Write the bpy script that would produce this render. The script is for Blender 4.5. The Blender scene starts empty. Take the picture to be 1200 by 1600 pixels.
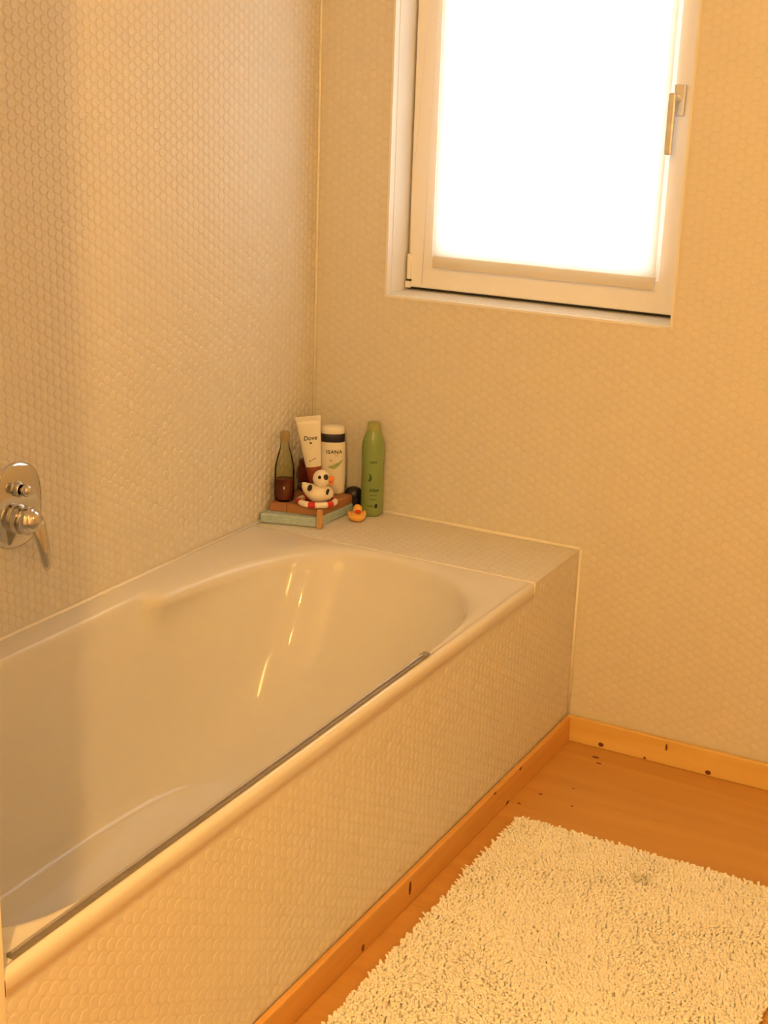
import bpy, bmesh, math, random
import numpy as np
from mathutils import Vector, Matrix
random.seed(7); rng = np.random.default_rng(7)
PI = math.pi
C = bpy.context.scene.collection
SC = bpy.context.scene

# ------------------------------------------------------------------ camera
CAM = (1.9810, -3.3173, 1.6823); YAW, PITCH, ROLL, FPX = 0.4858, -0.2995, 0.0347, 2256.9
def cam_axes():
    cy, sy, cp, sp = math.cos(YAW), math.sin(YAW), math.cos(PITCH), math.sin(PITCH)
    f = Vector((-sy*cp, cy*cp, sp)); r = Vector((cy, sy, 0)); u = r.cross(f)
    cr, sr = math.cos(ROLL), math.sin(ROLL)
    return cr*r + sr*u, -sr*r + cr*u, f
RX, UY, FW = cam_axes()
cd = bpy.data.cameras.new('camera'); co = bpy.data.objects.new('camera', cd); C.objects.link(co)
cd.sensor_fit = 'HORIZONTAL'; cd.sensor_width = 36.0; cd.lens = 36.0*FPX/1200.0
cd.clip_start = 0.05; cd.clip_end = 100
M = Matrix(((RX.x, UY.x, -FW.x, CAM[0]), (RX.y, UY.y, -FW.y, CAM[1]), (RX.z, UY.z, -FW.z, CAM[2]), (0, 0, 0, 1)))
co.matrix_world = M
SC.camera = co
def project(P):
    d = Vector(P) - Vector(CAM); z = d.dot(FW)
    return 600 + FPX*d.dot(RX)/z, 800 - FPX*d.dot(UY)/z, z

# ------------------------------------------------------------------ world, exposure
w = bpy.data.worlds.new('World'); SC.world = w; w.use_nodes = True
bg = w.node_tree.nodes['Background']
bg.inputs[0].default_value = (0.80, 0.90, 1.0, 1); bg.inputs[1].default_value = 9.5
SC.view_settings.view_transform = 'Standard'; SC.view_settings.look = 'None'
SC.view_settings.gamma = 1.0; SC.view_settings.use_curve_mapping = False
SC.view_settings.exposure = 0.12
LAMP_POS = (1.385, -2.94, 2.33); LAMP_POWER = 106.0; LAMP_COL = (1.0, 0.535, 0.145); LAMP_R = 0.022

# ------------------------------------------------------------------ helpers
def new_mat(name, col, rough=0.5, metal=0.0, var=0.0, vscale=8.0, spec=0.5, coat=0.0, bump=0.0, bscale=200.0):
    m = bpy.data.materials.new(name); m.use_nodes = True
    nt = m.node_tree; b = nt.nodes['Principled BSDF']
    b.inputs['Roughness'].default_value = rough; b.inputs['Metallic'].default_value = metal
    b.inputs['Specular IOR Level'].default_value = spec; b.inputs['Coat Weight'].default_value = coat
    tc = nt.nodes.new('ShaderNodeTexCoord')
    n = nt.nodes.new('ShaderNodeTexNoise'); n.inputs['Scale'].default_value = vscale
    nt.links.new(tc.outputs['Object'], n.inputs['Vector'])
    r = nt.nodes.new('ShaderNodeValToRGB')
    r.color_ramp.elements[0].position = 0.3; r.color_ramp.elements[1].position = 0.7
    r.color_ramp.elements[0].color = tuple(c*(1-var) for c in col) + (1,)
    r.color_ramp.elements[1].color = tuple(min(1, c*(1+var)) for c in col) + (1,)
    nt.links.new(n.outputs['Fac'], r.inputs['Fac']); nt.links.new(r.outputs['Color'], b.inputs['Base Color'])
    if bump:
        n2 = nt.nodes.new('ShaderNodeTexNoise'); n2.inputs['Scale'].default_value = bscale
        nt.links.new(tc.outputs['Object'], n2.inputs['Vector'])
        bp = nt.nodes.new('ShaderNodeBump'); bp.inputs['Strength'].default_value = bump; bp.inputs['Distance'].default_value = 0.002
        nt.links.new(n2.outputs['Fac'], bp.inputs['Height']); nt.links.new(bp.outputs['Normal'], b.inputs['Normal'])
    return m

def wood_mat(name, light, dark, axis, rough=0.42, rnd=0.10):
    m = bpy.data.materials.new(name); m.use_nodes = True
    nt = m.node_tree; b = nt.nodes['Principled BSDF']; b.inputs['Roughness'].default_value = rough
    tc = nt.nodes.new('ShaderNodeTexCoord'); mp = nt.nodes.new('ShaderNodeMapping')
    s = [26.0, 26.0, 26.0]; s[axis] = 1.6; mp.inputs['Scale'].default_value = s
    nt.links.new(tc.outputs['Object'], mp.inputs['Vector'])
    n = nt.nodes.new('ShaderNodeTexNoise'); n.inputs['Scale'].default_value = 1.0; n.inputs['Detail'].default_value = 5; n.inputs['Distortion'].default_value = 0.6
    nt.links.new(mp.outputs['Vector'], n.inputs['Vector'])
    r = nt.nodes.new('ShaderNodeValToRGB'); r.color_ramp.elements[0].position = 0.32; r.color_ramp.elements[1].position = 0.72
    r.color_ramp.elements[0].color = dark + (1,); r.color_ramp.elements[1].color = light + (1,)
    nt.links.new(n.outputs['Fac'], r.inputs['Fac'])
    oi = nt.nodes.new('ShaderNodeObjectInfo'); mr = nt.nodes.new('ShaderNodeMapRange')
    mr.inputs['To Min'].default_value = 1-rnd; mr.inputs['To Max'].default_value = 1+rnd
    nt.links.new(oi.outputs['Random'], mr.inputs['Value'])
    mx = nt.nodes.new('ShaderNodeVectorMath'); mx.operation = 'SCALE'
    nt.links.new(r.outputs['Color'], mx.inputs[0]); nt.links.new(mr.outputs['Result'], mx.inputs['Scale'])
    nt.links.new(mx.outputs['Vector'], b.inputs['Base Color'])
    return m

def mk(name, verts, faces, mat, parent=None, smooth=False, loc=None):
    me = bpy.data.meshes.new(name); me.from_pydata([tuple(v) for v in verts], [], [tuple(f) for f in faces]); me.update()
    if mat: me.materials.append(mat)
    if smooth: me.polygons.foreach_set('use_smooth', [True]*len(me.polygons))
    o = bpy.data.objects.new(name, me); C.objects.link(o)
    if parent: o.parent = parent
    if loc: o.location = loc
    return o
def fix_normals(o):
    bm = bmesh.new(); bm.from_mesh(o.data); bmesh.ops.recalc_face_normals(bm, faces=bm.faces); bm.to_mesh(o.data); bm.free()
def empty(name, loc, label=None, cat=None, group=None, kind=None, rz=0):
    o = bpy.data.objects.new(name, None); C.objects.link(o); o.location = loc; o.rotation_euler = (0, 0, rz); o.empty_display_size = 0.05
    tag(o, label, cat, group, kind); return o
def tag(o, label=None, cat=None, group=None, kind=None):
    if label: o['label'] = label
    if cat: o['category'] = cat
    if group: o['group'] = group
    if kind: o['kind'] = kind
    return o
def boxes(name, lst, mat, parent=None, bevel=0.0, seg=2):
    """one mesh from axis boxes (x0,x1,y0,y1,z0,z1)"""
    bm = bmesh.new()
    for (x0, x1, y0, y1, z0, z1) in lst:
        r = bmesh.ops.create_cube(bm, size=1.0)
        bmesh.ops.scale(bm, vec=(x1-x0, y1-y0, z1-z0), verts=r['verts'])
        bmesh.ops.translate(bm, vec=((x0+x1)/2, (y0+y1)/2, (z0+z1)/2), verts=r['verts'])
    if bevel: bmesh.ops.bevel(bm, geom=bm.edges[:], offset=bevel, segments=seg, affect='EDGES', profile=0.5)
    me = bpy.data.meshes.new(name); bm.to_mesh(me); bm.free()
    if mat: me.materials.append(mat)
    o = bpy.data.objects.new(name, me); C.objects.link(o)
    if parent: o.parent = parent
    return o
def lathe(name, prof, mat, parent=None, seg=28, sx=1.0, sy=1.0, loc=None, power=2.0, a0=0.0, a1=2*PI):
    """prof: list of (r, z). closed at ends where r == 0"""
    full = abs(a1-a0-2*PI) < 1e-6; n = seg if full else seg+1
    V, F = [], []
    for (r, z) in prof:
        for k in range(n):
            a = a0 + (a1-a0)*k/seg; c, s = math.cos(a), math.sin(a)
            if power != 2.0:
                q = (abs(c)**power + abs(s)**power)**(-1/power); c *= q; s *= q
            V.append((r*c*sx, r*s*sy, z))
    for i in range(len(prof)-1):
        for k in range(seg):
            k2 = (k+1) % n
            F.append((i*n+k, i*n+k2, (i+1)*n+k2, (i+1)*n+k))
    o = mk(name, V, F, mat, parent, True, loc)
    bm = bmesh.new(); bm.from_mesh(o.data); bmesh.ops.remove_doubles(bm, verts=bm.verts, dist=1e-6)
    bmesh.ops.recalc_face_normals(bm, faces=bm.faces); bm.to_mesh(o.data); bm.free()
    o.data.polygons.foreach_set('use_smooth', [True]*len(o.data.polygons))
    return o
def tube(name, pts, r, mat, parent=None, seg=10, loc=None, taper=None):
    pts = [Vector(p) for p in pts]; V, F = [], []
    up = Vector((0.13, 0.21, 0.97))
    for i, p in enumerate(pts):
        t = (pts[min(i+1, len(pts)-1)] - pts[max(i-1, 0)]).normalized()
        a = t.cross(up).normalized(); b = t.cross(a).normalized(); rr = r if taper is None else taper[i]
        for k in range(seg):
            an = 2*PI*k/seg; V.append(p + a*rr*math.cos(an) + b*rr*math.sin(an))
    for i in range(len(pts)-1):
        for k in range(seg):
            k2 = (k+1) % seg; F.append((i*seg+k, i*seg+k2, (i+1)*seg+k2, (i+1)*seg+k))
    F.append(tuple(range(seg))[::-1]); F.append(tuple(range((len(pts)-1)*seg, len(pts)*seg)))
    o = mk(name, V, F, mat, parent, True, loc); fix_normals(o); return o
def ellipsoid(name, c, r, mat, parent=None, seg=20, rings=12, fn=None, rot=None):
    bm = bmesh.new(); bmesh.ops.create_uvsphere(bm, u_segments=seg, v_segments=rings, radius=1.0)
    for v in bm.verts:
        q = Vector((v.co.x*r[0], v.co.y*r[1], v.co.z*r[2]))
        if fn: q = fn(q, v.co)
        if rot: q = rot @ q
        v.co = q + Vector(c)
    me = bpy.data.meshes.new(name); bm.to_mesh(me); bm.free(); me.materials.append(mat)
    me.polygons.foreach_set('use_smooth', [True]*len(me.polygons))
    o = bpy.data.objects.new(name, me); C.objects.link(o)
    if parent: o.parent = parent
    return o
def text_mesh(name, body, size, mat, parent, place, shear=0.0, spacing=1.0, depth=0.0):
    """flat print: glyph mesh whose points (u, v) are laid on a surface by place(u, v)"""
    cu = bpy.data.curves.new('tmp', 'FONT'); cu.body = body; cu.size = size; cu.align_x = 'CENTER'; cu.align_y = 'CENTER'
    cu.shear = shear; cu.space_character = spacing; cu.offset = size*0.018; cu.resolution_u = 3
    to = bpy.data.objects.new('tmp', cu); C.objects.link(to)
    dg = bpy.context.evaluated_depsgraph_get(); dg.update()
    me = bpy.data.meshes.new_from_object(to.evaluated_get(dg))
    bpy.data.objects.remove(to); bpy.data.curves.remove(cu)
    me.name = name; me.materials.clear(); me.materials.append(mat)
    for v in me.vertices: v.co = place(v.co.x, v.co.y)
    o = bpy.data.objects.new(name, me); C.objects.link(o); o.parent = parent
    return o

# ------------------------------------------------------------------ materials
M_tile = new_mat('tile_glaze', (0.72, 0.70, 0.67), 0.45, var=0.03, vscale=40, spec=0.35)
M_grout = new_mat('grout', (0.70, 0.675, 0.635), 0.85, var=0.03, vscale=30)
M_plaster = new_mat('plaster', (0.78, 0.76, 0.72), 0.8, var=0.03)
M_ceil = new_mat('ceiling_paint', (0.82, 0.81, 0.79), 0.85, var=0.02)
M_acryl = new_mat('tub_acrylic', (0.74, 0.73, 0.71), 0.045, var=0.01, vscale=2)
M_sil = new_mat('silicone', (0.88, 0.86, 0.82), 0.4, var=0.03, vscale=60)
M_pvc = new_mat('window_plastic', (0.88, 0.88, 0.88), 0.35, var=0.01)
M_reveal = new_mat('reveal_paint', (0.82, 0.82, 0.81), 0.55, var=0.02)
M_dark_gap = new_mat('dark_gap', (0.05, 0.045, 0.04), 0.7, var=0.1)  # near-black: painted shade for the sash gap, also colours the hinge joint
M_alu = new_mat('brushed_metal', (0.72, 0.71, 0.70), 0.42, 1.0, var=0.05, vscale=60)
M_dalu = new_mat('seal_metal', (0.30, 0.28, 0.25), 0.35, 0.7, var=0.08, vscale=40)
M_chrome = new_mat('chrome', (0.62, 0.61, 0.60), 0.06, 1.0, var=0.01)
M_floor = wood_mat('floor_wood', (0.60, 0.33, 0.095), (0.53, 0.275, 0.074), 0, 0.40, 0.04)
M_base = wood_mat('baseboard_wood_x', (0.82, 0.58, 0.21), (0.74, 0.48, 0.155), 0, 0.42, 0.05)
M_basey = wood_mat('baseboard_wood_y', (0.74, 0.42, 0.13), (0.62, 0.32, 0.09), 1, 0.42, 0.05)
M_knot = new_mat('knot', (0.16, 0.045, 0.018), 0.5, var=0.25, vscale=300)
M_cord = new_mat('cord', (0.82, 0.80, 0.76), 0.6)
M_white = new_mat('white_plastic', (0.80, 0.78, 0.72), 0.3, var=0.02)
M_navy = new_mat('navy_plastic', (0.016, 0.014, 0.03), 0.35, var=0.1)
M_black = new_mat('black_print', (0.02, 0.016, 0.014), 0.5)
M_greenp = new_mat('green_plastic', (0.23, 0.33, 0.12), 0.28, var=0.06, vscale=15)
M_dgreen = new_mat('dark_green_print', (0.03, 0.085, 0.035), 0.5)
M_mint = new_mat('mint_slab', (0.42, 0.56, 0.62), 0.6, var=0.10, vscale=90)
M_crate = wood_mat('crate_wood', (0.42, 0.20, 0.10), (0.31, 0.14, 0.065), 0, 0.6, 0.05)
M_post = wood_mat('post_wood', (0.62, 0.38, 0.17), (0.52, 0.30, 0.12), 2, 0.6, 0.05)
M_red = new_mat('red_plastic', (0.62, 0.02, 0.025), 0.35, var=0.05)
M_cream = new_mat('toy_white', (0.85, 0.80, 0.70), 0.35, var=0.02)
M_orange = new_mat('orange_plastic', (0.85, 0.27, 0.08), 0.35, var=0.03)
M_yellow = new_mat('yellow_rubber', (0.88, 0.50, 0.12), 0.35, var=0.04)
M_maroon = new_mat('maroon_glass', (0.10, 0.012, 0.016), 0.15, var=0.15, vscale=20)
M_liquid = new_mat('red_liquid', (0.13, 0.025, 0.02), 0.25, var=0.2, vscale=20)
M_tubered = new_mat('red_print', (0.26, 0.05, 0.025), 0.35, var=0.25, vscale=60)
M_leafg = new_mat('leaf_print', (0.33, 0.45, 0.22), 0.4, var=0.15, vscale=120)
def rug_mat():
    m = new_mat('rug_yarn', (0.955, 0.95, 0.935), 0.95, var=0.02, vscale=25, spec=0.1); nt = m.node_tree
    b = nt.nodes['Principled BSDF']; out = [n for n in nt.nodes if n.type == 'OUTPUT_MATERIAL'][0]
    src = b.inputs['Base Color'].links[0].from_socket
    tc = [n for n in nt.nodes if n.type == 'TEX_COORD'][0]
    # a faint grey smudge trodden into the yarn near the far edge
    dv = nt.nodes.new('ShaderNodeVectorMath'); dv.operation = 'DISTANCE'; dv.inputs[1].default_value = (-0.005, 0.500, 0.02)
    nt.links.new(tc.outputs['Object'], dv.inputs[0])
    nz = nt.nodes.new('ShaderNodeTexNoise'); nz.inputs['Scale'].default_value = 60; nt.links.new(tc.outputs['Object'], nz.inputs['Vector'])
    ad = nt.nodes.new('ShaderNodeMath'); ad.operation = 'MULTIPLY_ADD'; ad.inputs[1].default_value = 0.03
    nt.links.new(nz.outputs['Fac'], ad.inputs[0]); nt.links.new(dv.outputs['Value'], ad.inputs[2])
    mr = nt.nodes.new('ShaderNodeMapRange'); mr.inputs['From Min'].default_value = 0.015; mr.inputs['From Max'].default_value = 0.05
    mr.inputs['To Min'].default_value = 0.45; mr.inputs['To Max'].default_value = 0.0
    nt.links.new(ad.outputs[0], mr.inputs['Value'])
    mx = nt.nodes.new('ShaderNodeMix'); mx.data_type = 'RGBA'; mx.inputs[7].default_value = (0.42, 0.40, 0.36, 1)
    nt.links.new(mr.outputs['Result'], mx.inputs[0]); nt.links.new(src, mx.inputs[6]); nt.links.new(mx.outputs[2], b.inputs['Base Color'])
    return m
M_rug = rug_mat()
M_rugb = new_mat('rug_backing', (0.72, 0.63, 0.48), 0.95, var=0.05, vscale=60)

def clear_mat(name, col, trans):
    m = bpy.data.materials.new(name); m.use_nodes = True; nt = m.node_tree
    for n in list(nt.nodes): nt.nodes.remove(n)
    out = nt.nodes.new('ShaderNodeOutputMaterial'); mix = nt.nodes.new('ShaderNodeMixShader')
    t = nt.nodes.new('ShaderNodeBsdfTransparent'); t.inputs[0].default_value = col + (1,)
    g = nt.nodes.new('ShaderNodeBsdfGlossy'); g.inputs['Roughness'].default_value = 0.03
    lw = nt.nodes.new('ShaderNodeLayerWeight'); lw.inputs['Blend'].default_value = trans
    nt.links.new(lw.outputs['Fresnel'], mix.inputs[0]); nt.links.new(t.outputs[0], mix.inputs[1]); nt.links.new(g.outputs[0], mix.inputs[2])
    nt.links.new(mix.outputs[0], out.inputs['Surface'])
    return m
M_glass = clear_mat('window_glass', (0.95, 0.97, 0.96), 0.25)
M_bottle_glass = clear_mat('bottle_glass', (0.88, 0.89, 0.76), 0.15)

def blind_mat():
    m = bpy.data.materials.new('blind_fabric'); m.use_nodes = True; nt = m.node_tree
    for n in list(nt.nodes): nt.nodes.remove(n)
    out = nt.nodes.new('ShaderNodeOutputMaterial'); mix = nt.nodes.new('ShaderNodeMixShader')
    d = nt.nodes.new('ShaderNodeBsdfDiffuse'); t = nt.nodes.new('ShaderNodeBsdfTranslucent')
    tc = nt.nodes.new('ShaderNodeTexCoord'); n = nt.nodes.new('ShaderNodeTexNoise'); n.inputs['Scale'].default_value = 300
    nt.links.new(tc.outputs['Object'], n.inputs['Vector'])
    r = nt.nodes.new('ShaderNodeValToRGB')
    r.color_ramp.elements[0].color = (0.84, 0.78, 0.66, 1); r.color_ramp.elements[1].color = (0.90, 0.85, 0.74, 1)
    nt.links.new(n.outputs['Fac'], r.inputs['Fac'])
    nt.links.new(r.outputs['Color'], d.inputs['Color']); nt.links.new(r.outputs['Color'], t.inputs['Color'])
    mix.inputs[0].default_value = 0.45
    nt.links.new(d.outputs[0], mix.inputs[1]); nt.links.new(t.outputs[0], mix.inputs[2]); nt.links.new(mix.outputs[0], out.inputs['Surface'])
    return m
M_blind = blind_mat()

# ------------------------------------------------------------------ mosaic tiles
H = 0.5257          # ledge / rim height
PV, PH, TR, TH = 0.0238, 0.0206, 0.0104, 0.0009
NT = 10
def tile_template(TH):
    V, F = [], []
    for (r, h) in ((TR, 0.0), (TR*0.94, TH*0.60), (TR*0.72, TH)):
        for k in range(NT):
            a = 2*PI*k/NT + 0.1; V.append((r*math.cos(a), r*math.sin(a), h))
    for i in range(2):
        for k in range(NT):
            k2 = (k+1) % NT; F.append((i*NT+k, i*NT+k2, (i+1)*NT+k2, (i+1)*NT+k))
    F.append(tuple(range(2*NT, 3*NT)))
    return np.array(V), F
def tile_field(parent, origin, ux, uy, nrm, U, Vv, keep, n_ind, TH):
    TV, TF = tile_template(TH)
    """round mosaic tiles on the rectangle origin + u*ux + v*uy"""
    ux, uy, nrm, origin = map(np.array, (ux, uy, nrm, origin))
    cen = []
    for i in range(int(U/PH)+1):
        for j in range(int(Vv/PV)+2):
            u = PH*(i+0.55); v = PV*(j+0.5*(i % 2)+0.1)
            if u < TR or u > U-TR or v < TR or v > Vv-TR: continue
            P = origin + u*ux + v*uy
            if keep is None or keep(P): cen.append(P)
    cen = np.array(cen)
    def score(P):
        x, y, z = project(P)
        return z if (0 <= x <= 1200 and 0 <= y <= 1600) else 99 + z
    order = sorted(range(len(cen)), key=lambda i: score(cen[i]))
    ind, rest = order[:n_ind], order[n_ind:]
    basis = np.stack([ux, uy, nrm])            # rows
    tv = TV @ basis
    me = bpy.data.meshes.new('tile'); me.from_pydata([tuple(v) for v in tv], [], TF); me.materials.append(M_tile)
    inv = Vector(parent.location)
    for i in ind:
        o = bpy.data.objects.new('tile', me); C.objects.link(o); o.parent = parent
        jit = rng.normal(0, 0.012, 3)
        o.location = Vector(cen[i]) - inv; o.rotation_euler = tuple(jit)
    if rest:
        R = len(rest); nv = len(TV)
        cc = cen[rest]
        tilt = rng.normal(0, 0.012, (R, 2))
        loc = TV[None, :, :].repeat(R, 0)
        loc = loc.copy(); loc[:, :, 2] += loc[:, :, 0]*tilt[:, None, 0] + loc[:, :, 1]*tilt[:, None, 1]
        allv = (loc @ basis) + cc[:, None, :] - np.array(inv)[None, None, :]
        quad = np.array([f for f in TF if len(f) == 4]); cap = np.array(TF[-1])
        per = np.concatenate([quad.ravel(), cap]); 
        loops = (per[None, :] + (np.arange(R)*nv)[:, None]).ravel()
        ltot = np.tile(np.array([4]*len(quad)+[NT]), R); lst = np.concatenate([[0], np.cumsum(ltot)[:-1]])
        m2 = bpy.data.meshes.new('mosaic_tiles'); m2.vertices.add(R*nv); m2.vertices.foreach_set('co', allv.ravel().astype(np.float32))
        m2.loops.add(len(loops)); m2.loops.foreach_set('vertex_index', loops.astype(np.int32))
        m2.polygons.add(len(ltot)); m2.polygons.foreach_set('loop_start', lst.astype(np.int32)); 
        m2.update(calc_edges=True); m2.validate(); m2.materials.append(M_tile)
        o = bpy.data.objects.new('mosaic_tiles', m2); C.objects.link(o); o.parent = parent; o['kind'] = 'stuff'

# ------------------------------------------------------------------ room shell
XR, YB, ZC = 2.60, -4.20, 2.50       # right wall, back wall, ceiling
WX0, WX1, WZ0, WZ1 = 0.2146, 0.9784, 1.113, 2.14   # window opening
floor = boxes('floor', [(-0.1, XR+0.1, YB-0.1, 0.1, -0.08, -0.012)], M_plaster); tag(floor, kind='structure')
yj = [-0.002, -0.085, -0.505, -0.925, -1.345, -1.765, -2.185, -2.605, -3.025, -3.445, -3.865, YB+0.001]
for a, b in zip(yj[:-1], yj[1:]):
    boxes('floor_plank', [(0.79, XR-0.001, b+0.0004, a-0.0004, -0.012, 0.0)], M_floor, floor, bevel=0.0006, seg=1)
ceil_ = boxes('ceiling', [(-0.1, XR+0.1, YB-0.1, 0.1, ZC, ZC+0.08)], M_ceil); tag(ceil_, kind='structure')
wl = boxes('wall_left', [(-0.12, 0.0, YB-0.1, 0.12, 0.0, ZC)], M_grout); tag(wl, kind='structure')
tile_field(wl, (0, 0, H+0.004), (0, -1, 0), (0, 0, 1), (1, 0, 0), 2.09, ZC-H-0.01, None, 300, 0.0012)
ww = boxes('wall_window', [(0.0, WX0, 0.0, 0.24, 0.0, ZC), (WX1, XR, 0.0, 0.24, 0.0, ZC), (WX0, WX1, 0.0, 0.24, 0.0, WZ0), (WX0, WX1, 0.0, 0.24, WZ1, ZC)], M_grout)
tag(ww, kind='structure')
def keep_w(P):
    if P[2] < H+0.012 and P[0] < 0.81: return False
    if P[2] < 0.083: return False
    return not (WX0-0.013 < P[0] < WX1+0.013 and WZ0-0.013 < P[2] < WZ1+0.013)
tile_field(ww, (0, 0, 0.05), (1, 0, 0), (0, 0, 1), (0, -1, 0), XR, ZC-0.06, keep_w, 300, 0.00028)
wr = boxes('wall_right', [(XR, XR+0.1, YB-0.1, 0.12, 0.0, ZC)], M_plaster); tag(wr, kind='structure')
wb = boxes('wall_back', [(0.0, XR, YB-0.1, YB, 0.0, ZC)], M_plaster); tag(wb, kind='structure')
PX = 0.800
wp = boxes('wall_partition', [(0.0, PX, -2.24, -2.102, 0.0, ZC)], M_plaster); tag(wp, kind='structure')

# masonry apron and ledge round the tub
ap = boxes('wall_apron', [(0.777, 0.797, -2.10, -0.302, 0.0, H-0.036), (0.777, 0.797, -0.302, -0.0005, 0.0, H-0.002)], M_grout); tag(ap, kind='structure')
def keep_a(P): return P[2] < H-0.0465 or P[1] > -0.315
tile_field(ap, (0.797, -2.098, 0.062), (0, 1, 0), (0, 0, 1), (1, 0, 0), 2.096, H-0.064, keep_a, 300, 0.0006)
lg = boxes('wall_ledge', [(0.0005, 0.7765, -0.302, -0.0005, 0.30, H-0.002)], M_grout); tag(lg, kind='structure')
tile_field(lg, (0.0, -0.302, H-0.002), (1, 0, 0), (0, 1, 0), (0, 0, 1), 0.797, 0.30, None, 0, 0.0004)
# silicone joints
def bead(name, p0, p1, r=0.0035):
    o = tube(name, [p0, [(a+b)/2 for a, b in zip(p0, p1)], p1], r, M_sil, seg=8); tag(o, kind='structure'); return o
bead('trim_1', (0.003, -0.003, H), (0.003, -0.003, ZC))
bead('trim_2', (0.003, -0.003, H+0.001), (0.003, -2.10, H+0.001), 0.0045)
bead('trim_3', (0.003, -0.003, H+0.001), (0.797, -0.003, H+0.001), 0.0045)
bead('trim_4', (0.7995, -0.003, 0.07), (0.7995, -0.003, H))
bead('trim_5', (0.01, -0.302, H-0.0005), (0.797, -0.302, H-0.0005), 0.0022)
bead('trim_6', (0.7985, -0.302, H-0.036), (0.7985, -0.302, H-0.001), 0.0028)
# edge bead round the window opening
e = 0.005
tw = boxes('trim_7', [(WX0-e, WX0+0.001, -0.003, 0.02, WZ0-e, WZ1+e), (WX1-0.001, WX1+e, -0.003, 0.02, WZ0-e, WZ1+e),
                      (WX0, WX1, -0.003, 0.02, WZ0-e, WZ0+0.001), (WX0, WX1, -0.003, 0.02, WZ1-0.001, WZ1+e)], M_reveal); tag(tw, kind='structure')
rv = boxes('trim_8', [(WX0, WX0+0.0025, 0.02, 0.15, WZ0, WZ1), (WX1-0.0025, WX1, 0.02, 0.15, WZ0, WZ1), (WX0, WX1, 0.02, 0.15, WZ0, WZ0+0.0025), (WX0, WX1, 0.02, 0.15, WZ1-0.0025, WZ1)], M_reveal)
tag(rv, kind='structure')
# baseboards
BH = 0.070
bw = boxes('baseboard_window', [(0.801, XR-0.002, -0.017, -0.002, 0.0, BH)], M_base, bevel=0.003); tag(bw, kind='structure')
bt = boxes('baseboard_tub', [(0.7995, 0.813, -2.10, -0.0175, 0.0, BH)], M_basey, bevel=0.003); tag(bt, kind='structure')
def knot(parent, c, r, n):
    n = Vector(n); q = Vector((0, 0, 1)).rotation_difference(n).to_matrix()
    ellipsoid('knot', c, r, M_knot, parent, 10, 6, rot=q if n.z < 0.9 else None)
for (x, z, rx, rz_) in ((1.074, 0.050, .003, .010), (0.901, 0.012, .008, .006), (1.186, 0.010, .008, .006), (1.02, 0.006, .004, .003)):
    ellipsoid('knot', (x, -0.0172, z), (rx, 0.0006, rz_), M_knot, bw, 10, 6)
for (y, z, ry, rz_) in ((-0.35, 0.064, .007, .004), (-0.50, 0.066, .007, .003), (-0.93, 0.04, .006, .017), (-0.42, 0.005, .009, .004), (-1.13, 0.012, .006, .008)):
    ellipsoid('knot', (0.8132, y, z), (0.0006, ry, rz_), M_knot, bt, 10, 6)
fk = [c for c in floor.children]
for (x, y, rx, ry) in ((0.907, -0.070, .010, .006), (0.926, -0.098, .008, .004), (0.862, -0.33, .005, .004), (0.95, -0.345, .004, .003), (0.835, -0.40, .005, .004), (0.92, -0.26, .003, .003)):
    ellipsoid('knot', (x, y, 0.0), (rx, ry, 0.0005), M_knot, floor, 10, 6)

# ------------------------------------------------------------------ window
win = empty('window_1', (0, 0, 0), kind='structure')
FY = 0.100                               # face of the sash
SX0, SX1, SZ0, SZ1 = WX0+0.0085, WX1-0.004, WZ0+0.012, WZ1-0.010
GX0, GX1, GZ0, GZ1 = 0.317, 0.884, 1.228, 2.06
def ring_boxes(x0, x1, z0, z1, wx0, wx1, wz0, wz1, y0, y1):
    return [(x0, wx0, y0, y1, z0, z1), (wx1, x1, y0, y1, z0, z1), (wx0, wx1, y0, y1, z0, wz0), (wx0, wx1, y0, y1, wz1, z1)]
boxes('fixed_frame', ring_boxes(WX0+0.0026, WX1-0.0026, WZ0+0.0026, WZ1-0.0026, GX0-0.02, GX1+0.02, GZ0-0.02, GZ1+0.02, 0.150, 0.215), M_pvc, win)
boxes('gap_shade_strip', ring_boxes(WX0+0.004, WX1-0.003, WZ0+0.004, WZ1-0.004, SX0+0.03, SX1-0.03, SZ0+0.03, SZ1-0.03, 0.122, 0.149), M_dark_gap, win)  # dark filler strip, its colour stands in for shade in the sash gap
# sash with a bevelled bead stepping down to the pane
def loft_rect(name, rings, mat, parent):
    V, F = [], []
    for (x0, x1, z0, z1, y) in rings: V += [(x0, y, z0), (x1, y, z0), (x1, y, z1), (x0, y, z1)]
    for i in range(len(rings)-1):
        for k in range(4):
            k2 = (k+1) % 4; F.append((i*4+k, i*4+k2, (i+1)*4+k2, (i+1)*4+k))
    o = mk(name, V, F, mat, parent); fix_normals(o); return o
loft_rect('sash', [(SX0, SX1, SZ0, SZ1, 0.121), (SX0, SX1, SZ0, SZ1, FY+0.003), (SX0+0.003, SX1-0.003, SZ0+0.003, SZ1-0.003, FY),
                   (GX0-0.024, GX1+0.024, GZ0-0.024, GZ1+0.024, FY), (GX0-0.020, GX1+0.020, GZ0-0.020, GZ1+0.020, FY+0.006), (GX0-0.004, GX1+0.004, GZ0-0.004, GZ1+0.004, FY+0.008),
                   (GX0, GX1, GZ0, GZ1, FY+0.014), (GX0, GX1, GZ0, GZ1, 0.149)], M_pvc, win)
boxes('glass_pane', [(GX0-0.002, GX1+0.002, 0.150, 0.156, GZ0-0.002, GZ1+0.002)], M_glass, win)
h = boxes('hinge', [(SX0+0.001, SX0+0.011, FY-0.009, FY+0.002, 1.146, 1.212)], M_pvc, win, bevel=0.002)
boxes('hinge_pin', [(SX0-0.003, SX0+0.011, FY-0.008, FY+0.004, 1.123, 1.140)], M_pvc, h, bevel=0.001)
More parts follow.
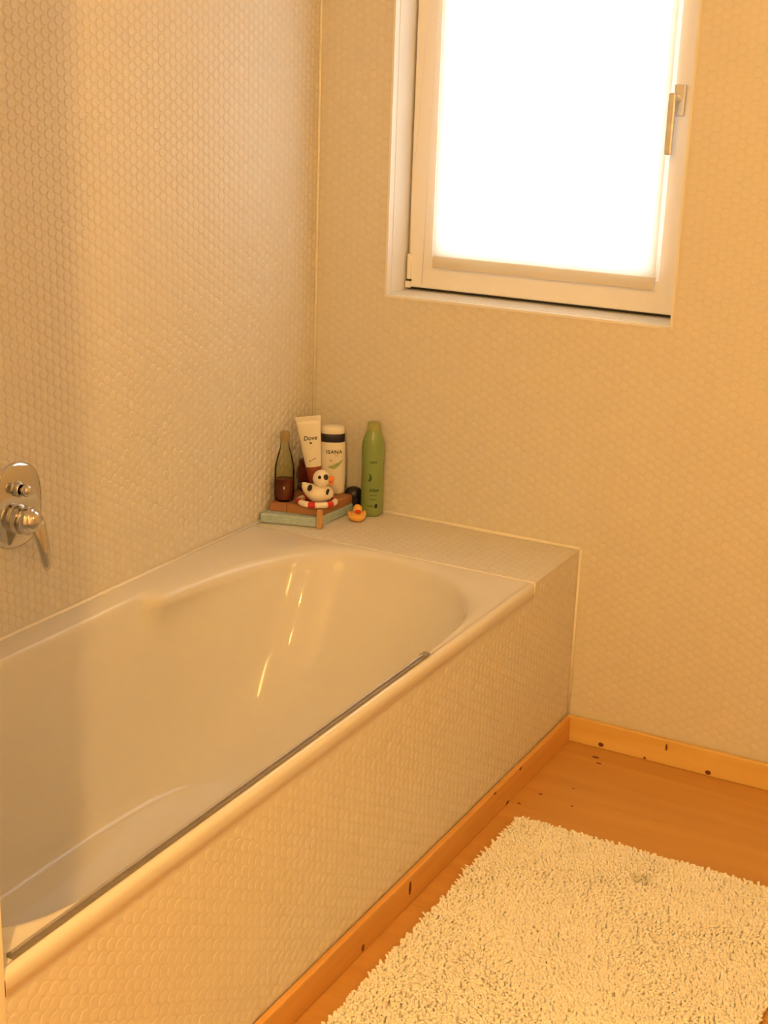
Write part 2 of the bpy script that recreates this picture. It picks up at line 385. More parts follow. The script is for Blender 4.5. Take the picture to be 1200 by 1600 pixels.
boxes('hinge_joint', [(SX0-0.002, SX0+0.012, FY-0.004, FY+0.002, 1.1405, 1.1455)], M_dark_gap, h)
hd = boxes('handle_plate', [(0.908, 0.936, FY-0.012, FY-0.0001, 1.592, 1.664)], M_alu, win, bevel=0.003)
tube('handle_neck', [(0.920, FY-0.011, 1.632), (0.920, FY-0.035, 1.632), (0.920, FY-0.050, 1.632)], 0.009, M_alu, hd, 14)
boxes('handle_lever', [(0.911, 0.929, FY-0.060, FY-0.047, 1.505, 1.645)], M_alu, hd, bevel=0.004)

# roller blind hung in front of the sash
bl = empty('roller_blind', (0, 0, 0), 'cream fabric roller blind drawn down in front of the bright window', 'blind')
BY = 0.084; BX0, BX1, BZ0 = 0.303, 0.9030, 1.214
V, F = [], []
for j in range(25):
    z = BZ0 + (SZ1-0.06-BZ0)*j/24
    for i in range(9):
        V.append((BX0+(BX1-BX0)*i/8, BY, z))
for j in range(24):
    for i in range(8): F.append((j*9+i, j*9+i+1, (j+1)*9+i+1, (j+1)*9+i))
mk('fabric', V, F, M_blind, bl)
boxes('hem', [(BX0, BX1, BY-0.004, BY+0.004, 1.184, BZ0)], M_blind, bl, bevel=0.0015)
boxes('cassette', [(BX0-0.01, BX1+0.01, BY-0.026, FY-0.0005, SZ1-0.062, SZ1-0.005)], M_pvc, bl, bevel=0.006)
tube('guide_cord', [(0.291, BY+0.006, SZ1-0.06), (0.281, BY+0.006, 1.6), (0.270, BY+0.006, 1.135)], 0.0009, M_cord, bl, 6)
tube('pull_cord', [(0.2985, BY+0.008, SZ1-0.06), (0.258, BY+0.008, 1.80), (0.229, FY-0.004, 1.36), (0.229, FY-0.004, 1.214)], 0.0009, M_cord, bl, 6)

# ------------------------------------------------------------------ bathtub
tub = empty('bathtub', (0, 0, 0), 'white built-in bathtub with rounded sloping end below the window', 'bathtub')
TX0, TX1, TY0, TY1 = 0.002, 0.800, -2.1005, -0.3035
NP = 200
cx, cy = 0.43, -1.15
def catmull(P, n):
    P = [Vector(p) for p in P]; out = []; m = len(P)
    for i in range(m):
        p0, p1, p2, p3 = P[i-1], P[i], P[(i+1) % m], P[(i+2) % m]
        for k in range(n):
            t = k/n
            out.append(0.5*((2*p1)+(-p0+p2)*t+(2*p0-5*p1+4*p2-p3)*t*t+(-p0+3*p1-3*p2+p3)*t**3))
    return out
def by_angle(poly):
    """radius of a star-shaped outline as seen from (cx, cy), NP samples"""
    pts = [(p[0]-cx, p[1]-cy) for p in poly]; out = []
    for k in range(NP):
        a = 2*PI*k/NP; dx, dy = math.cos(a), math.sin(a); best = 0
        for i in range(len(pts)):
            (x1, y1), (x2, y2) = pts[i], pts[(i+1) % len(pts)]
            ex, ey = x2-x1, y2-y1; den = dx*ey-dy*ex
            if abs(den) < 1e-12: continue
            t = (x1*ey-y1*ex)/den; s = (x1*dy-y1*dx)/den
            if t > 0 and -1e-9 <= s <= 1+1e-9: best = max(best, t)
        out.append((cx+best*dx, cy+best*dy))
    return out
# directions are taken towards points of the opening itself, so every ring shares one parametrisation
lip = [(0.080, -1.95), (0.080, -1.6), (0.080, -1.25), (0.080, -1.0), (0.0800, -0.90), (0.084, -0.872), (0.122, -0.848), (0.127, -0.80), (0.138, -0.68), (0.156, -0.57),
       (0.195, -0.46), (0.26, -0.378), (0.35, -0.335), (0.45, -0.330), (0.55, -0.352), (0.64, -0.405), (0.71, -0.490), (0.748, -0.60), (0.763, -0.75),
       (0.767, -1.0), (0.767, -1.4), (0.767, -1.75), (0.755, -1.90), (0.715, -2.00), (0.62, -2.045), (0.42, -2.05), (0.22, -2.045), (0.11, -2.01)]
flare = [(0.072, -1.95), (0.071, -1.6), (0.071, -1.25), (0.071, -1.0), (0.070, -0.90), (0.056, -0.80), (0.046, -0.70), (0.048, -0.60), (0.068, -0.50), (0.115, -0.425),
         (0.19, -0.358), (0.28, -0.322), (0.38, -0.3095), (0.48, -0.3095), (0.58, -0.325), (0.68, -0.375), (0.738, -0.455), (0.765, -0.56), (0.776, -0.70),
         (0.7785, -0.85), (0.779, -1.0), (0.779, -1.4), (0.779, -1.78), (0.768, -1.93), (0.73, -2.025), (0.62, -2.065), (0.42, -2.07), (0.22, -2.065), (0.09, -2.03)]
bot = [(0.215, -1.85), (0.200, -1.6), (0.195, -1.25), (0.205, -1.05), (0.235, -0.93), (0.30, -0.845), (0.38, -0.81), (0.48, -0.81), (0.56, -0.845), (0.62, -0.93),
       (0.645, -1.05), (0.655, -1.25), (0.65, -1.6), (0.64, -1.85), (0.58, -1.92), (0.42, -1.94), (0.28, -1.92)]
Lp = by_angle(catmull(lip, 8)); Fp = by_angle(catmull(flare, 8)); Bp = by_angle(catmull(bot, 8))
rect = by_angle([(TX0, TY0), (TX1-0.012, TY0), (TX1-0.012, TY1), (TX0, TY1)])
ZF = 0.10
for (px, py) in ((TX0, TY0), (TX1-0.012, TY0), (TX1-0.012, TY1), (TX0, TY1)):
    k = min(range(NP), key=lambda i: (rect[i][0]-px)**2+(rect[i][1]-py)**2); rect[k] = (px, py)
low = [q for q in lip if not (q[0] < 0.2 and -0.95 < q[1] < -0.5)]
low[4:4] = [(0.086, -0.90), (0.105, -0.75), (0.138, -0.60)]
Wp = by_angle(catmull(low, 8))
rings = []
rings.append([(x, y, H) for x, y in rect])
rings.append([(f[0], f[1], H) for f in Fp])
rings.append([(f[0]*.72+l[0]*.28, f[1]*.72+l[1]*.28, H-0.0012) for f, l in zip(Fp, Lp)])
rings.append([(f[0]*.3+l[0]*.7, f[1]*.3+l[1]*.7, H-0.0060) for f, l in zip(Fp, Lp)])
rings.append([(l[0], l[1], H-0.014) for l in Lp])
prof = [(0.02, 0.05), (0.05, 0.10), (0.11, 0.20), (0.18, 0.32), (0.26, 0.45), (0.35, 0.58), (0.45, 0.70), (0.56, 0.80), (0.68, 0.885), (0.80, 0.945), (0.90, 0.98), (1.0, 1.0)]
for hfr, vfr in prof:
    s_ = max(0.0, 1-vfr/0.16)
    Ls = [(l[0]*s_+w_[0]*(1-s_), l[1]*s_+w_[1]*(1-s_)) for l, w_ in zip(Lp, Wp)]
    rings.append([(l[0]*(1-hfr)+b[0]*hfr, l[1]*(1-hfr)+b[1]*hfr, (H-0.014)+(ZF-(H-0.014))*vfr) for l, b in zip(Ls, Bp)])
rings.append([(cx+(b[0]-cx)*0.5, cy+(b[1]-cy)*0.5, ZF-0.004) for b in Bp])
V, F = [], []
for r in rings: V += r
for i in range(len(rings)-1):
    for k in range(NP):
        k2 = (k+1) % NP; F.append((i*NP+k, i*NP+k2, (i+1)*NP+k2, (i+1)*NP+k))
V.append((cx, cy, ZF-0.006)); c0 = len(V)-1; l0 = (len(rings)-1)*NP
for k in range(NP): F.append((l0+k, l0+(k+1) % NP, c0))
shell = mk('basin', V, F, M_acryl, tub, True); fix_normals(shell)
# the flat rim needs its square corners, so the rim edge is a mesh of its own: rounded lip down the front
R_ = 0.013; V, F = [], []
lp = [(TX1-0.014, H)] + [(TX1-R_+R_*math.sin(a), H-R_+R_*math.cos(a)) for a in [PI/2*k/7 for k in range(8)]] + [(TX1, H-0.033), (TX1-0.004, H-0.035), (TX1-0.03, H-0.035)]
for (x, z) in lp: V += [(x, TY0, z), (x, TY1, z)]
for i in range(len(lp)-1): F.append((2*i, 2*i+1, 2*i+3, 2*i+2))
lipo = mk('rim_lip', V, F, M_acryl, tub, True); fix_normals(lipo)
# corner infill of the rim where the angular samples cut the corners
ov = lathe('overflow', [(0.0, 0.010), (0.026, 0.010), (0.031, 0.006), (0.032, 0.0)], M_chrome, tub, 24, loc=(0.42, -2.00, 0.42)); ov.rotation_euler = (-PI/2-0.15, 0, 0)
dr = lathe('drain', [(0.0, 0.006), (0.030, 0.006), (0.034, 0.0)], M_chrome, tub, 24, loc=(0.43, -1.72, ZF-0.004))

# bottom rail of the shower screen lying along the rim
rail = empty('screen_rail', (0.781, -1.455, H), 'dark metal sealing rail running along the front rim of the bathtub', 'rail')
boxes('channel', [(-0.0065, 0.0065, -0.615, 0.615, 0.0002, 0.006)], M_dalu, rail, bevel=0.001)
boxes('seal_strip', [(-0.0018, 0.0012, -0.612, 0.600, 0.006, 0.0095)], M_alu, rail, bevel=0.0006)
boxes('end_cap', [(-0.0078, 0.0078, 0.598, 0.622, 0.0002, 0.0085)], M_dalu, rail, bevel=0.003)

# ------------------------------------------------------------------ wall mixer
mx = empty('bath_mixer', (0.0012, -1.180, 0.80), 'chrome wall mixer tap with lever on an oval plate above the bathtub', 'tap')
def turn(o):                       # lathe axis z -> +x (out of the wall)
    o.rotation_euler = (0, PI/2, 0); return o
pl = lathe('plate', [(0.0, 0.009), (0.70, 0.009), (0.90, 0.0075), (0.98, 0.004), (1.0, 0.0)], M_chrome, mx, 48, 0.090, 0.077, power=2.5); turn(pl)
turn(lathe('diverter_base', [(0.016, 0.007), (0.016, 0.016), (0.012, 0.019)], M_chrome, mx, 24, loc=(0, 0, 0.036)))
dv = lathe('diverter_knob', [(0.0085, 0.014), (0.0085, 0.022), (0.0115, 0.025), (0.0125, 0.034), (0.010, 0.039), (0.0, 0.040)], M_chrome, mx, 20, loc=(0, 0, 0.036)); turn(dv)
bd = lathe('valve_body', [(0.031, 0.007), (0.031, 0.014), (0.0275, 0.017), (0.0275, 0.024), (0.0295, 0.025), (0.0295, 0.036), (0.026, 0.044), (0.015, 0.049), (0.0, 0.050)], M_chrome, mx, 32, loc=(0, 0, -0.028)); turn(bd)
# lever: flat tapered blade hanging from the cap
V, F = [], []
sec = [(0.040, -0.026, 0.020, 0.009), (0.046, -0.046, 0.0195, 0.009), (0.050, -0.066, 0.0175, 0.008), (0.054, -0.090, 0.0155, 0.007), (0.057, -0.112, 0.0140, 0.006), (0.058, -0.128, 0.012, 0.005), (0.0585, -0.136, 0.007, 0.003)]
for (x, z, wy, t) in sec:
    for k in range(12):
        a = 2*PI*k/12; V.append((x + t*math.cos(a), wy*math.sin(a), z + 0.25*t*math.cos(a)))
for i in range(len(sec)-1):
    for k in range(12):
        k2 = (k+1) % 12; F.append((i*12+k, i*12+k2, (i+1)*12+k2, (i+1)*12+k))
F += [tuple(range(12)), tuple(range((len(sec)-1)*12, len(sec)*12))]
lv = mk('lever', V, F, M_chrome, mx, True, loc=(0, 0.012, 0)); fix_normals(lv); lv.rotation_euler = (0.10, 0, 0)
ellipsoid('lever_hub', (0.040, 0.004, -0.029), (0.017, 0.026, 0.026), M_chrome, mx, 20, 12)

# ------------------------------------------------------------------ things on the ledge
ZT = H - 0.0004
# mint slab
def prism(name, poly, z0, z1, mat, parent=None, bevel=0.0, loc=None):
    bm = bmesh.new(); vs = [bm.verts.new((x, y, z0)) for x, y in poly]; f = bm.faces.new(vs)
    r = bmesh.ops.extrude_face_region(bm, geom=[f]); bmesh.ops.translate(bm, vec=(0, 0, z1-z0), verts=[v for v in r['geom'] if isinstance(v, bmesh.types.BMVert)])
    bmesh.ops.recalc_face_normals(bm, faces=bm.faces)
    if bevel: bmesh.ops.bevel(bm, geom=bm.edges[:], offset=bevel, segments=2, affect='EDGES', profile=0.5)
    me = bpy.data.meshes.new(name); bm.to_mesh(me); bm.free(); me.materials.append(mat)
    o = bpy.data.objects.new(name, me); C.objects.link(o)
    if parent: o.parent = parent
    if loc: o.location = loc
    return o
SLAB = [(0.005, -0.272), (0.148, -0.229), (0.156, -0.218), (0.162, -0.052), (0.010, -0.050)]
sl = prism('mint_slab', SLAB, ZT, ZT+0.026, M_mint, bevel=0.004)
tag(sl, 'pale mint green slab on the tiled ledge under the wooden crate', 'slab')
CZ0, CZ1 = ZT+0.0263, ZT+0.050
crate = empty('wooden_crate', (0.085, -0.14, CZ0), 'small reddish brown wooden crate carrying the toiletries on the mint slab', 'crate')
def cl(poly): return [(x-0.085, y+0.14) for x, y in poly]
prism('crate_body', cl([(0.014, -0.236), (0.150, -0.205), (0.157, -0.056), (0.014, -0.053)]), 0, CZ1-CZ0, M_crate, crate, bevel=0.0015)
a0, b0 = Vector((0.014-0.085, -0.236+0.14)), Vector((0.150-0.085, -0.205+0.14))
def side_board(name, p, q, z0, z1, t, mat):
    d = (q-p).normalized(); n = Vector((d.y, -d.x))
    return prism(name, [tuple(p), tuple(q), tuple(q+n*t), tuple(p+n*t)], z0, z1, mat, crate, bevel=0.0008)
side_board('side_board', a0, a0+(b0-a0)*0.335, 0.0005, CZ1-CZ0-0.001, 0.004, M_crate)
side_board('side_board', a0+(b0-a0)*0.345, b0, 0.0005, CZ1-CZ0-0.001, 0.004, M_crate)
side_board('side_board', b0, Vector((0.157-0.085, -0.056+0.14)), 0.0005, CZ1-CZ0-0.001, 0.004, M_crate)
prism('corner_post', cl([(0.156, -0.2345), (0.166, -0.2325), (0.168, -0.2225), (0.158, -0.2245)]), ZT-CZ0+0.0001, CZ1-CZ0+0.001, M_post, crate, bevel=0.001)

# glass bottle with red liquid
g = empty('glass_bottle', (0.036, -0.202, CZ1+0.0003), 'clear glass bottle half full of dark red liquid by the tiled wall', 'bottle')
lathe('bottle_glass', [(0.0, 0.0), (0.022, 0.0), (0.0255, 0.003), (0.0265, 0.015), (0.0265, 0.080), (0.025, 0.096), (0.020, 0.118), (0.0145, 0.138), (0.0120, 0.146), (0.0115, 0.164)], M_bottle_glass, g, 28)
lathe('red_liquid', [(0.0, 0.003), (0.020, 0.003), (0.024, 0.006), (0.025, 0.016), (0.025, 0.058), (0.0, 0.058)], M_liquid, g, 28)['label'] = 'dark red liquid'
M_cork = new_mat('amber_cap', (0.34, 0.27, 0.14), 0.4, var=0.05)
lathe('cap', [(0.0122, 0.160), (0.0130, 0.162), (0.0130, 0.183), (0.0115, 0.187), (0.0, 0.188)], M_cork, g, 24)

# maroon jar behind
j = empty('maroon_jar', (0.040, -0.078, CZ1+0.0003), 'dark maroon jar standing behind the black spotted toy duck', 'jar')
lathe('jar_body', [(0.0, 0.0), (0.030, 0.0), (0.034, 0.004), (0.0345, 0.058), (0.032, 0.066), (0.029, 0.069)], M_maroon, j, 28)
lathe('jar_lid', [(0.029, 0.068), (0.031, 0.070), (0.031, 0.080), (0.029, 0.083), (0.0, 0.084)], M_maroon, j, 28)

# squeeze tube standing on its cap
tb = empty('squeeze_tube', (0.090, -0.124, CZ1+0.0003), 'white squeeze tube standing on its red cap with flat crimped top', 'tube')
V, F = [], []; NS = 28; LV = 14; TL = 0.178
def tube_sec(t):                   # t 0 at the shoulder, 1 at the crimp
    return 0.0165 + (0.033-0.0165)*t, 0.0165*(1-t)**0.8 + 0.0012
for i in range(LV+1):
    t = i/LV; a, b = tube_sec(t)
    for k in range(NS):
        an = 2*PI*k/NS; V.append((a*math.cos(an), b*math.sin(an), 0.032+t*TL))
for i in range(LV):
    for k in range(NS):
        k2 = (k+1) % NS; F.append((i*NS+k, i*NS+k2, (i+1)*NS+k2, (i+1)*NS+k))
F += [tuple(range(NS))[::-1], tuple(range(LV*NS, (LV+1)*NS))]
body = mk('tube_body', V, F, M_white, tb, True)
body.data.materials.append(M_tubered)
for p in body.data.polygons:
    c = sum((V[i][2] for i in p.vertices))/len(p.vertices)
    if c < 0.032+TL*0.30: p.material_index = 1
lathe('cap', [(0.0, 0.0), (0.0175, 0.0), (0.0185, 0.002), (0.0180, 0.030), (0.0150, 0.0325)], M_tubered, tb, 28)['label'] = 'red screw cap'
boxes('crimp', [(-0.0335, 0.0335, -0.0012, 0.0012, 0.032+TL-0.002, 0.032+TL+0.008)], M_white, tb)
def on_tube(z0):
    def place(u, v):
        z = z0+v; t = (z-0.032)/TL; a, b = tube_sec(t); x = max(-a*0.95, min(a*0.95, u))
        return Vector((x, -b*math.sqrt(max(0.0, 1-(x/a)**2))-0.0004, z))
    return place
text_mesh('printed_word', 'Dove', 0.0165, M_black, tb, on_tube(0.160), shear=0.15)
def blob(name, pts, mat, parent, place):
    return mk(name, [place(u, v) for u, v in pts], [tuple(range(len(pts)))], mat, parent)
blob('printed_emblem', [(-0.004, 0.0), (-0.001, -0.003), (0.003, -0.002), (0.004, 0.002), (0.001, 0.0015), (-0.001, 0.003)], M_black, tb, on_tube(0.1475))
for q, (u, v, ww_) in enumerate(((-0.006, 0.0, 0.006), (0.001, 0.003, 0.005), (0.007, 0.005, 0.005))):
    blob('printed_mark', [(u-ww_/2, v-0.0015), (u+ww_/2, v-0.0005), (u+ww_/2, v+0.0015), (u-ww_/2, v+0.0008)], M_tubered, tb, on_tube(0.100))
tb.rotation_euler = (-0.05, -0.13, 0.50)

# white bottle with the navy band
ib = empty('lotion_bottle', (0.104, -0.070, CZ1+0.0003), 'white shampoo bottle with a navy band below its white cap', 'bottle', rz=0.55)
IS = (0.036, 0.022)
ip = [(0.0, 0.0), (0.86, 0.0), (0.95, 0.003), (0.97, 0.010), (1.0, 0.055), (0.99, 0.10), (0.95, 0.128), (0.90, 0.1435)]
lathe('bottle_body', ip, M_white, ib, 36, IS[0], IS[1], power=2.4)
lathe('navy_band', [(0.90, 0.1435), (0.915, 0.144), (0.905, 0.166), (0.89, 0.1665)], M_navy, ib, 36, IS[0], IS[1], power=2.4)['label'] = 'dark navy band'
lathe('cap', [(0.89, 0.1665), (0.885, 0.174), (0.84, 0.183), (0.70, 0.186), (0.0, 0.187)], M_white, ib, 36, IS[0], IS[1], power=2.4)
def on_isana(z0, off=0.0014):
    def place(u, v):
        z = z0+v; r = 1.0
        for (r0, z_0), (r1, z_1) in zip(ip[:-1], ip[1:]):
            if z_0 <= z <= z_1 and z_1 > z_0: r = r0+(r1-r0)*(z-z_0)/(z_1-z_0)
        a, b = IS[0]*r, IS[1]*r; x = max(-a*0.985, min(a*0.985, u))
        return Vector((x, -b*(1-abs(x/a)**2.4)**(1/2.4)-off, z))
    return place
tx = text_mesh('printed_word', 'ISANA', 0.0140, M_black, ib, (lambda f: lambda u, v: f(u+0.004, v))(on_isana(0.118)), spacing=1.12)
for v in tx.data.vertices: pass
blob('printed_line', [(0.006, -0.001), (0.015, -0.001), (0.015, 0.001), (0.006, 0.001)], M_leafg, ib, on_isana(0.108))
leaf = []
for k in range(13): t = k/12; leaf.append((-0.013+0.042*t, 0.004+0.020*t*t-0.010*math.sin(PI*t)))
for k in range(12, -1, -1): t = k/12; leaf.append((-0.013+0.042*t, 0.004+0.020*t*t+0.003*math.sin(PI*t)))
def strip_blob(name, pts, mat, parent, place):
    n = len(pts)//2; V = [place(u, v) for u, v in pts]; F = [(i, i+1, 2*n-2-i, 2*n-1-i) for i in range(n-1)]
    return mk(name, V, F, mat, parent)
strip_blob('printed_leaf', leaf, M_leafg, ib, on_isana(0.074))
fl = [(0.005*math.cos(2*PI*k/10)*(1 if k % 2 else 0.6)-0.004, 0.005*math.sin(2*PI*k/10)*(1 if k % 2 else 0.6)) for k in range(10)]
blob('printed_flower', fl, new_mat('flower_print', (0.62, 0.48, 0.28), 0.4), ib, on_isana(0.095))

# green bottle on the ledge
gb = empty('green_bottle', (0.210, -0.037, ZT+0.0003), 'tall green shampoo bottle standing on the ledge beside the crate', 'bottle', rz=0.5)
gp = [(0.0, 0.0), (0.026, 0.0), (0.0285, 0.003), (0.0295, 0.012), (0.0295, 0.06), (0.0290, 0.11), (0.0292, 0.14), (0.0300, 0.165), (0.0305, 0.185), (0.0290, 0.200), (0.0245, 0.216), (0.0195, 0.228), (0.0180, 0.233)]
lathe('bottle_body', gp, M_greenp, gb, 32)
lathe('cap', [(0.0180, 0.233), (0.0180, 0.248), (0.0165, 0.253), (0.0, 0.254)], new_mat('cap_green', (0.34, 0.36, 0.13), 0.35), gb, 28)
def on_green(z0):
    def place(u, v):
        z = z0+v; r = 0.0295
        for (r0, z_0), (r1, z_1) in zip(gp[:-1], gp[1:]):
            if z_0 <= z <= z_1 and z_1 > z_0: r = r0+(r1-r0)*(z-z_0)/(z_1-z_0)
        a = u/r; return Vector(((r+0.0004)*math.sin(a), -(r+0.0004)*math.cos(a), z))
    return place
def strokes(z0, u0, u1, hgt, n):        # a line of print too small to read
    V, F = [], []; pl_ = on_green(z0)
    for k in range(n):
        u = u0+(u1-u0)*(k+0.5)/n; wv = (u1-u0)/n*random.uniform(0.5, 0.9); b = len(V); hh = hgt*random.uniform(0.6, 1)
        V += [pl_(u-wv/2, -hgt/2), pl_(u+wv/2, -hgt/2), pl_(u+wv/2, -hgt/2+hh), pl_(u-wv/2, -hgt/2+hh)]; F.append((b, b+1, b+2, b+3))
    mk('printed_line', V, F, M_dgreen, gb)
strokes(0.152, -0.008, 0.012, 0.0075, 5); strokes(0.074, -0.008, 0.020, 0.009, 8); strokes(0.060, -0.006, 0.014, 0.003, 7); strokes(0.048, -0.005, 0.012, 0.003, 6); strokes(0.030, -0.012, 0.004, 0.004, 5)
blob('printed_emblem', [(-0.012, -0.010), (-0.004, -0.010), (-0.001, 0.0), (-0.005, 0.010), (-0.009, 0.010), (-0.007, 0.0)], M_dgreen, gb, on_green(0.108))
blob('printed_square', [(0.008, -0.006), (0.016, -0.006), (0.016, 0.006), (0.008, 0.004)], M_navy, gb, on_green(0.030))

# dark rounded container lying behind the crate
nv = empty('navy_container', (0.150, -0.030, ZT+0.0003), 'dark navy rounded container half hidden behind the wooden crate', 'container')
lathe('container_body', [(0.0, 0.0), (0.020, 0.0), (0.0235, 0.003), (0.0240, 0.040)], M_navy, nv, 28)
lathe('container_lid', [(0.0240, 0.040), (0.0245, 0.041), (0.0235, 0.050), (0.017, 0.060), (0.008, 0.064), (0.0, 0.065)], M_navy, nv, 28)

# spotted toy duck in its swim ring
dz = CZ1+0.0005
dk = empty('spotted_toy_duck', (0.128, -0.186, dz), 'white toy duck with black cow spots sitting in a red and white ring', 'toy', rz=0.50)
RM, rm = 0.047, 0.0085
for s in range(12):
    a0_, a1_ = 2*PI*s/12, 2*PI*(s+1)/12
    red = s % 2 == 0
    if red: a0_ += 0.09; a1_ -= 0.09
    else: a0_ -= 0.09; a1_ += 0.09
    tube('ring_segment', [((RM)*math.cos(a0_+(a1_-a0_)*k/5), 0.86*RM*math.sin(a0_+(a1_-a0_)*k/5), rm) for k in range(6)], rm if red else rm*0.94, M_red if red else M_cream, dk, 12)['label'] = 'red ring segment' if red else 'white ring segment'
def body_fn(q, u):
    q = q.copy()
    if u.x < -0.2: q.z += 0.022*((-u.x-0.2)/0.8)**1.6; q.y *= 1-0.55*((-u.x-0.2)/0.8)
    return q
ellipsoid('duck_body', (0.0, 0, 0.030), (0.043, 0.031, 0.024), M_cream, dk, 28, 18, body_fn)
ellipsoid('duck_head', (0.010, -0.004, 0.071), (0.0225, 0.0215, 0.0235), M_cream, dk, 24, 16)
ellipsoid('beak', (0.035, -0.008, 0.072), (0.010, 0.009, 0.0085), M_orange, dk, 14, 10)
ellipsoid('beak_lower', (0.036, -0.006, 0.059), (0.008, 0.007, 0.004), M_orange, dk, 12, 8)
def patch(parent, c, r, center, mat, name='spot'):
    c, center = Vector(c), Vector(center); n = (c-center).normalized(); rot = Vector((0, 0, 1)).rotation_difference(n).to_matrix()
    ellipsoid(name, c, (r[0], r[1], 0.0012), mat, parent, 12, 6, rot=rot)
def on_ell(center, rad, az, el):
    d = Vector((math.cos(el)*math.cos(az), math.cos(el)*math.sin(az), math.sin(el)))
    t = 1/math.sqrt(sum((d[i]/rad[i])**2 for i in range(3))); return Vector(center)+d*t
hc, hr = (0.010, -0.004, 0.071), (0.0225, 0.0215, 0.0235)
for az, el, r in ((-1.78, 0.40, (0.0045, 0.005)), (-0.92, 0.40, (0.0075, 0.0080)), (1.2, 0.5, (0.007, 0.007))):
    p = on_ell(hc, hr, az, el); patch(dk, p, r, hc, M_black, 'eye' if el < 0.45 else 'spot')
bc, br = (0.0, 0, 0.030), (0.043, 0.031, 0.024)
for az, el, r in ((-2.35, 0.50, (0.0085, 0.0095)), (-0.62, 0.28, (0.0065, 0.0095)), (2.2, 0.4, (0.009, 0.009)), (0.7, 0.4, (0.008, 0.008))):
    p = on_ell(bc, br, az, el)
    if az < -2: p += Vector((0, 0, 0.004))
    patch(dk, p, r, bc, M_black)
ellipsoid('tail', (-0.044, 0, 0.052), (0.007, 0.006, 0.006), M_black, dk, 10, 8)

# yellow rubber duck
yd = empty('rubber_duck', (0.208, -0.112, ZT+0.0003), 'small yellow rubber duck with a red beak in front of the green bottle', 'toy', rz=-0.95)
def yb(q, u):
    q = q.copy()
    if u.x < -0.1: q.z += 0.012*((-u.x-0.1)/0.9)**1.5; q.y *= 1-0.5*((-u.x-0.1)/0.9)
    if u.z < -0.5: q.z = max(q.z, -0.0115)
    return q
ellipsoid('duck_body', (-0.003, 0, 0.0115), (0.027, 0.023, 0.0145), M_yellow, yd, 22, 14, yb)
ellipsoid('duck_head', (0.009, 0, 0.034), (0.0135, 0.0125, 0.0130), M_yellow, yd, 20, 12)
ellipsoid('beak', (0.022, 0, 0.031), (0.007, 0.0075, 0.0055), M_red, yd, 12, 8)
for s in (-1, 1): ellipsoid('wing', (-0.006, s*0.020, 0.016), (0.014, 0.005, 0.009), M_yellow, yd, 14, 8)

# ------------------------------------------------------------------ bath rug
RX0, RX1, RY0, RY1 = 0.872, 1.556, -1.72, -0.488
rug = empty('bath_rug', ((RX0+RX1)/2, (RY0+RY1)/2, 0.0), 'cream shaggy bath rug on the wooden floor beside the bathtub', 'rug')
hx, hy = (RX1-RX0)/2, (RY1-RY0)/2
boxes('backing', [(-hx, hx, -hy, hy, 0.0004, 0.007)], M_rugb, rug, bevel=0.002)
def rug_pile():
    pitch = 0.0056
    nx, ny = int(2*hx/pitch), int(2*hy/pitch); n = nx*ny
    gx, gy = np.meshgrid(np.arange(nx), np.arange(ny))
    bx = -hx + (gx.ravel()+0.5)*2*hx/nx + rng.normal(0, 0.0012, n); by = -hy + (gy.ravel()+0.5)*2*hy/ny + rng.normal(0, 0.0012, n)
    hgt = rng.uniform(0.0125, 0.0160, n)
    # lean: random, with whole patches brushed the same way, and outwards at the border
    ph = np.sin(bx*9+2.0*np.sin(by*6))+np.cos(by*8+1.5*np.sin(bx*7))
    lx = rng.normal(0, 0.0034, n)+0.0022*np.cos(ph*2); ly = rng.normal(0, 0.0034, n)+0.0022*np.sin(ph*2)-0.001
    edge = 0.014
    lx += 0.005*np.clip((bx-(hx-edge))/edge, 0, 1)-0.005*np.clip((-hx+edge-bx)/edge, 0, 1)
    ly += 0.005*np.clip((by-(hy-edge))/edge, 0, 1)-0.005*np.clip((-hy+edge-by)/edge, 0, 1)
    r0 = rng.uniform(0.0027, 0.0036, n); S = 5
    lev = ((0.0, 0.0, 0.9), (0.70, 0.45, 1.08), (0.94, 0.88, 0.85))
    ang = rng.uniform(0, PI, n)
    V = np.zeros((n, S*3+1, 3))
    for li, (t, b, rr) in enumerate(lev):
        for k in range(S):
            a = ang+2*PI*k/S
            V[:, li*S+k, 0] = bx+lx*b+r0*rr*np.cos(a); V[:, li*S+k, 1] = by+ly*b+r0*rr*np.sin(a); V[:, li*S+k, 2] = 0.006+hgt*t
    V[:, S*3, 0] = bx+lx; V[:, S*3, 1] = by+ly; V[:, S*3, 2] = 0.006+hgt
    f = []; tot = []
    for li in range(2):
        for k in range(S):
            k2 = (k+1) % S; f += [li*S+k, li*S+k2, (li+1)*S+k2, (li+1)*S+k]; tot.append(4)
    for k in range(S): f += [2*S+k, 2*S+(k+1) % S, 3*S]; tot.append(3)
    per = np.array(f); loops = (per[None, :]+(np.arange(n)*(3*S+1))[:, None]).ravel(); lt = np.tile(np.array(tot), n)
    me = bpy.data.meshes.new('pile'); me.vertices.add(n*(3*S+1)); me.vertices.foreach_set('co', V.ravel().astype(np.float32))
    me.loops.add(len(loops)); me.loops.foreach_set('vertex_index', loops.astype(np.int32))
    me.polygons.add(len(lt)); me.polygons.foreach_set('loop_start', np.concatenate([[0], np.cumsum(lt)[:-1]]).astype(np.int32))
    me.update(calc_edges=True); me.validate(); me.materials.append(M_rug)
    me.polygons.foreach_set('use_smooth', np.ones(len(lt), bool))
    o = bpy.data.objects.new('pile', me); C.objects.link(o); o.parent = rug; o['kind'] = 'stuff'
rug_pile()

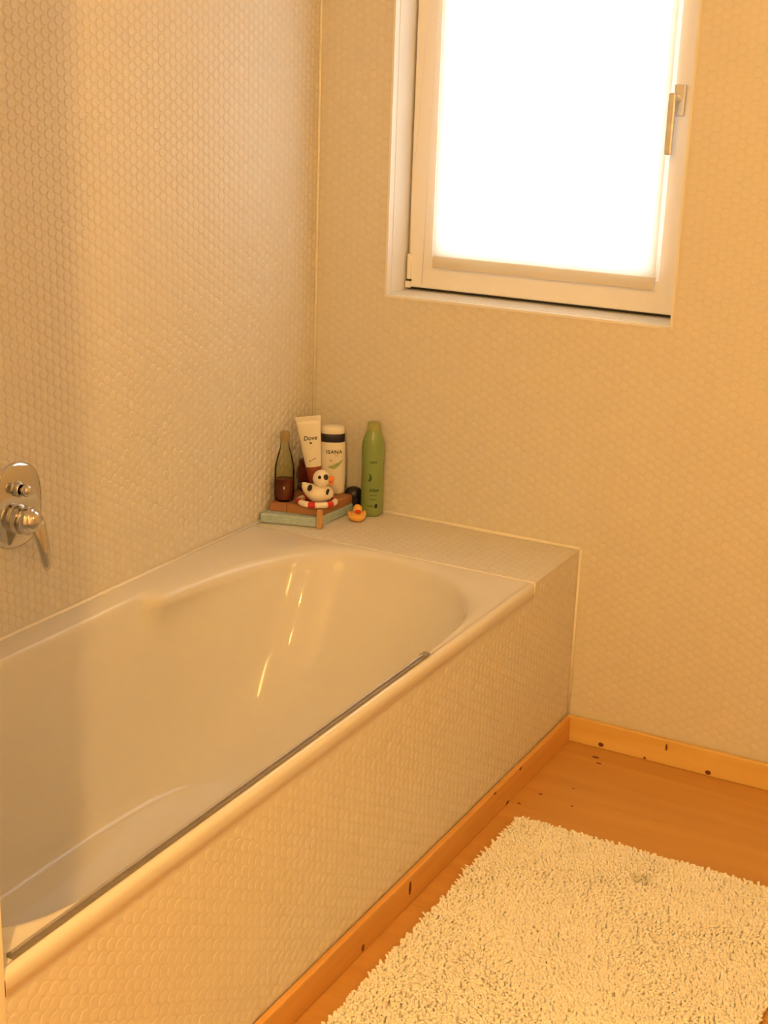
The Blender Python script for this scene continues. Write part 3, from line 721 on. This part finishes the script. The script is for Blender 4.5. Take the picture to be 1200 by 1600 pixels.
# ------------------------------------------------------------------ ceiling lamp (above the camera, out of frame)
lam = empty('ceiling_lamp', (LAMP_POS[0], LAMP_POS[1], ZC), 'white ceiling lamp with a bare warm bulb', 'lamp')
lathe('canopy', [(0.0, -0.03), (0.05, -0.03), (0.06, -0.02), (0.06, -0.0005)], M_white, lam, 28)
lathe('stem', [(0.02, -0.03), (0.02, LAMP_POS[2]-ZC+LAMP_R*0.9)], M_white, lam, 16)
def glow_mat(name, power, rad):
    m = bpy.data.materials.new(name); m.use_nodes = True; nt = m.node_tree
    for n in list(nt.nodes): nt.nodes.remove(n)
    out = nt.nodes.new('ShaderNodeOutputMaterial'); em = nt.nodes.new('ShaderNodeEmission')
    em.inputs[0].default_value = LAMP_COL + (1,); em.inputs[1].default_value = power/(4*PI*rad**2*PI)
    nt.links.new(em.outputs[0], out.inputs['Surface']); return m
ellipsoid('bulb', (0, 0, LAMP_POS[2]-ZC), (LAMP_R, LAMP_R, LAMP_R), glow_mat('bulb_glow', LAMP_POWER, LAMP_R), lam, 20, 12)
# wall lamps by the wash basin side of the room (out of frame; they glint in the tub)
wlp = empty('wall_lamp', (XR, -1.50, 2.01), 'small chrome wall lamp with one round warm bulb on the right wall', 'lamp')
boxes('wall_plate', [(-0.020, -0.0005, -0.035, 0.035, -0.035, 0.035)], M_chrome, wlp, bevel=0.004)
arm = tube('lamp_arm', [(-0.018, 0, 0), (-0.028, 0, 0), (-0.040, 0, 0)], 0.006, M_chrome, wlp, 10)
ellipsoid('bulb', (-0.052, 0, 0), (0.016, 0.016, 0.016), glow_mat('spot_glow', 1.8, 0.016), arm, 16, 10)
tl = empty('tube_lamp', (XR, -0.80, 1.80), 'upright slim tube lamp with chrome ends on the right wall', 'lamp')
boxes('back_bar', [(-0.022, -0.0005, -0.018, 0.018, -0.36, 0.36)], M_chrome, tl, bevel=0.003)
for z in (-0.335, 0.335): tube('end_socket', [(-0.040, 0, z-0.014), (-0.040, 0, z), (-0.040, 0, z+0.014)], 0.017, M_chrome, tl, 16)
m_t = glow_mat('tube_glow', 1.0, 0.016); m_t.node_tree.nodes['Emission'].inputs[1].default_value = 60.0
tube('glow_tube', [(-0.040, 0, -0.318), (-0.040, 0, 0.0), (-0.040, 0, 0.318)], 0.008, m_t, tl, 14)
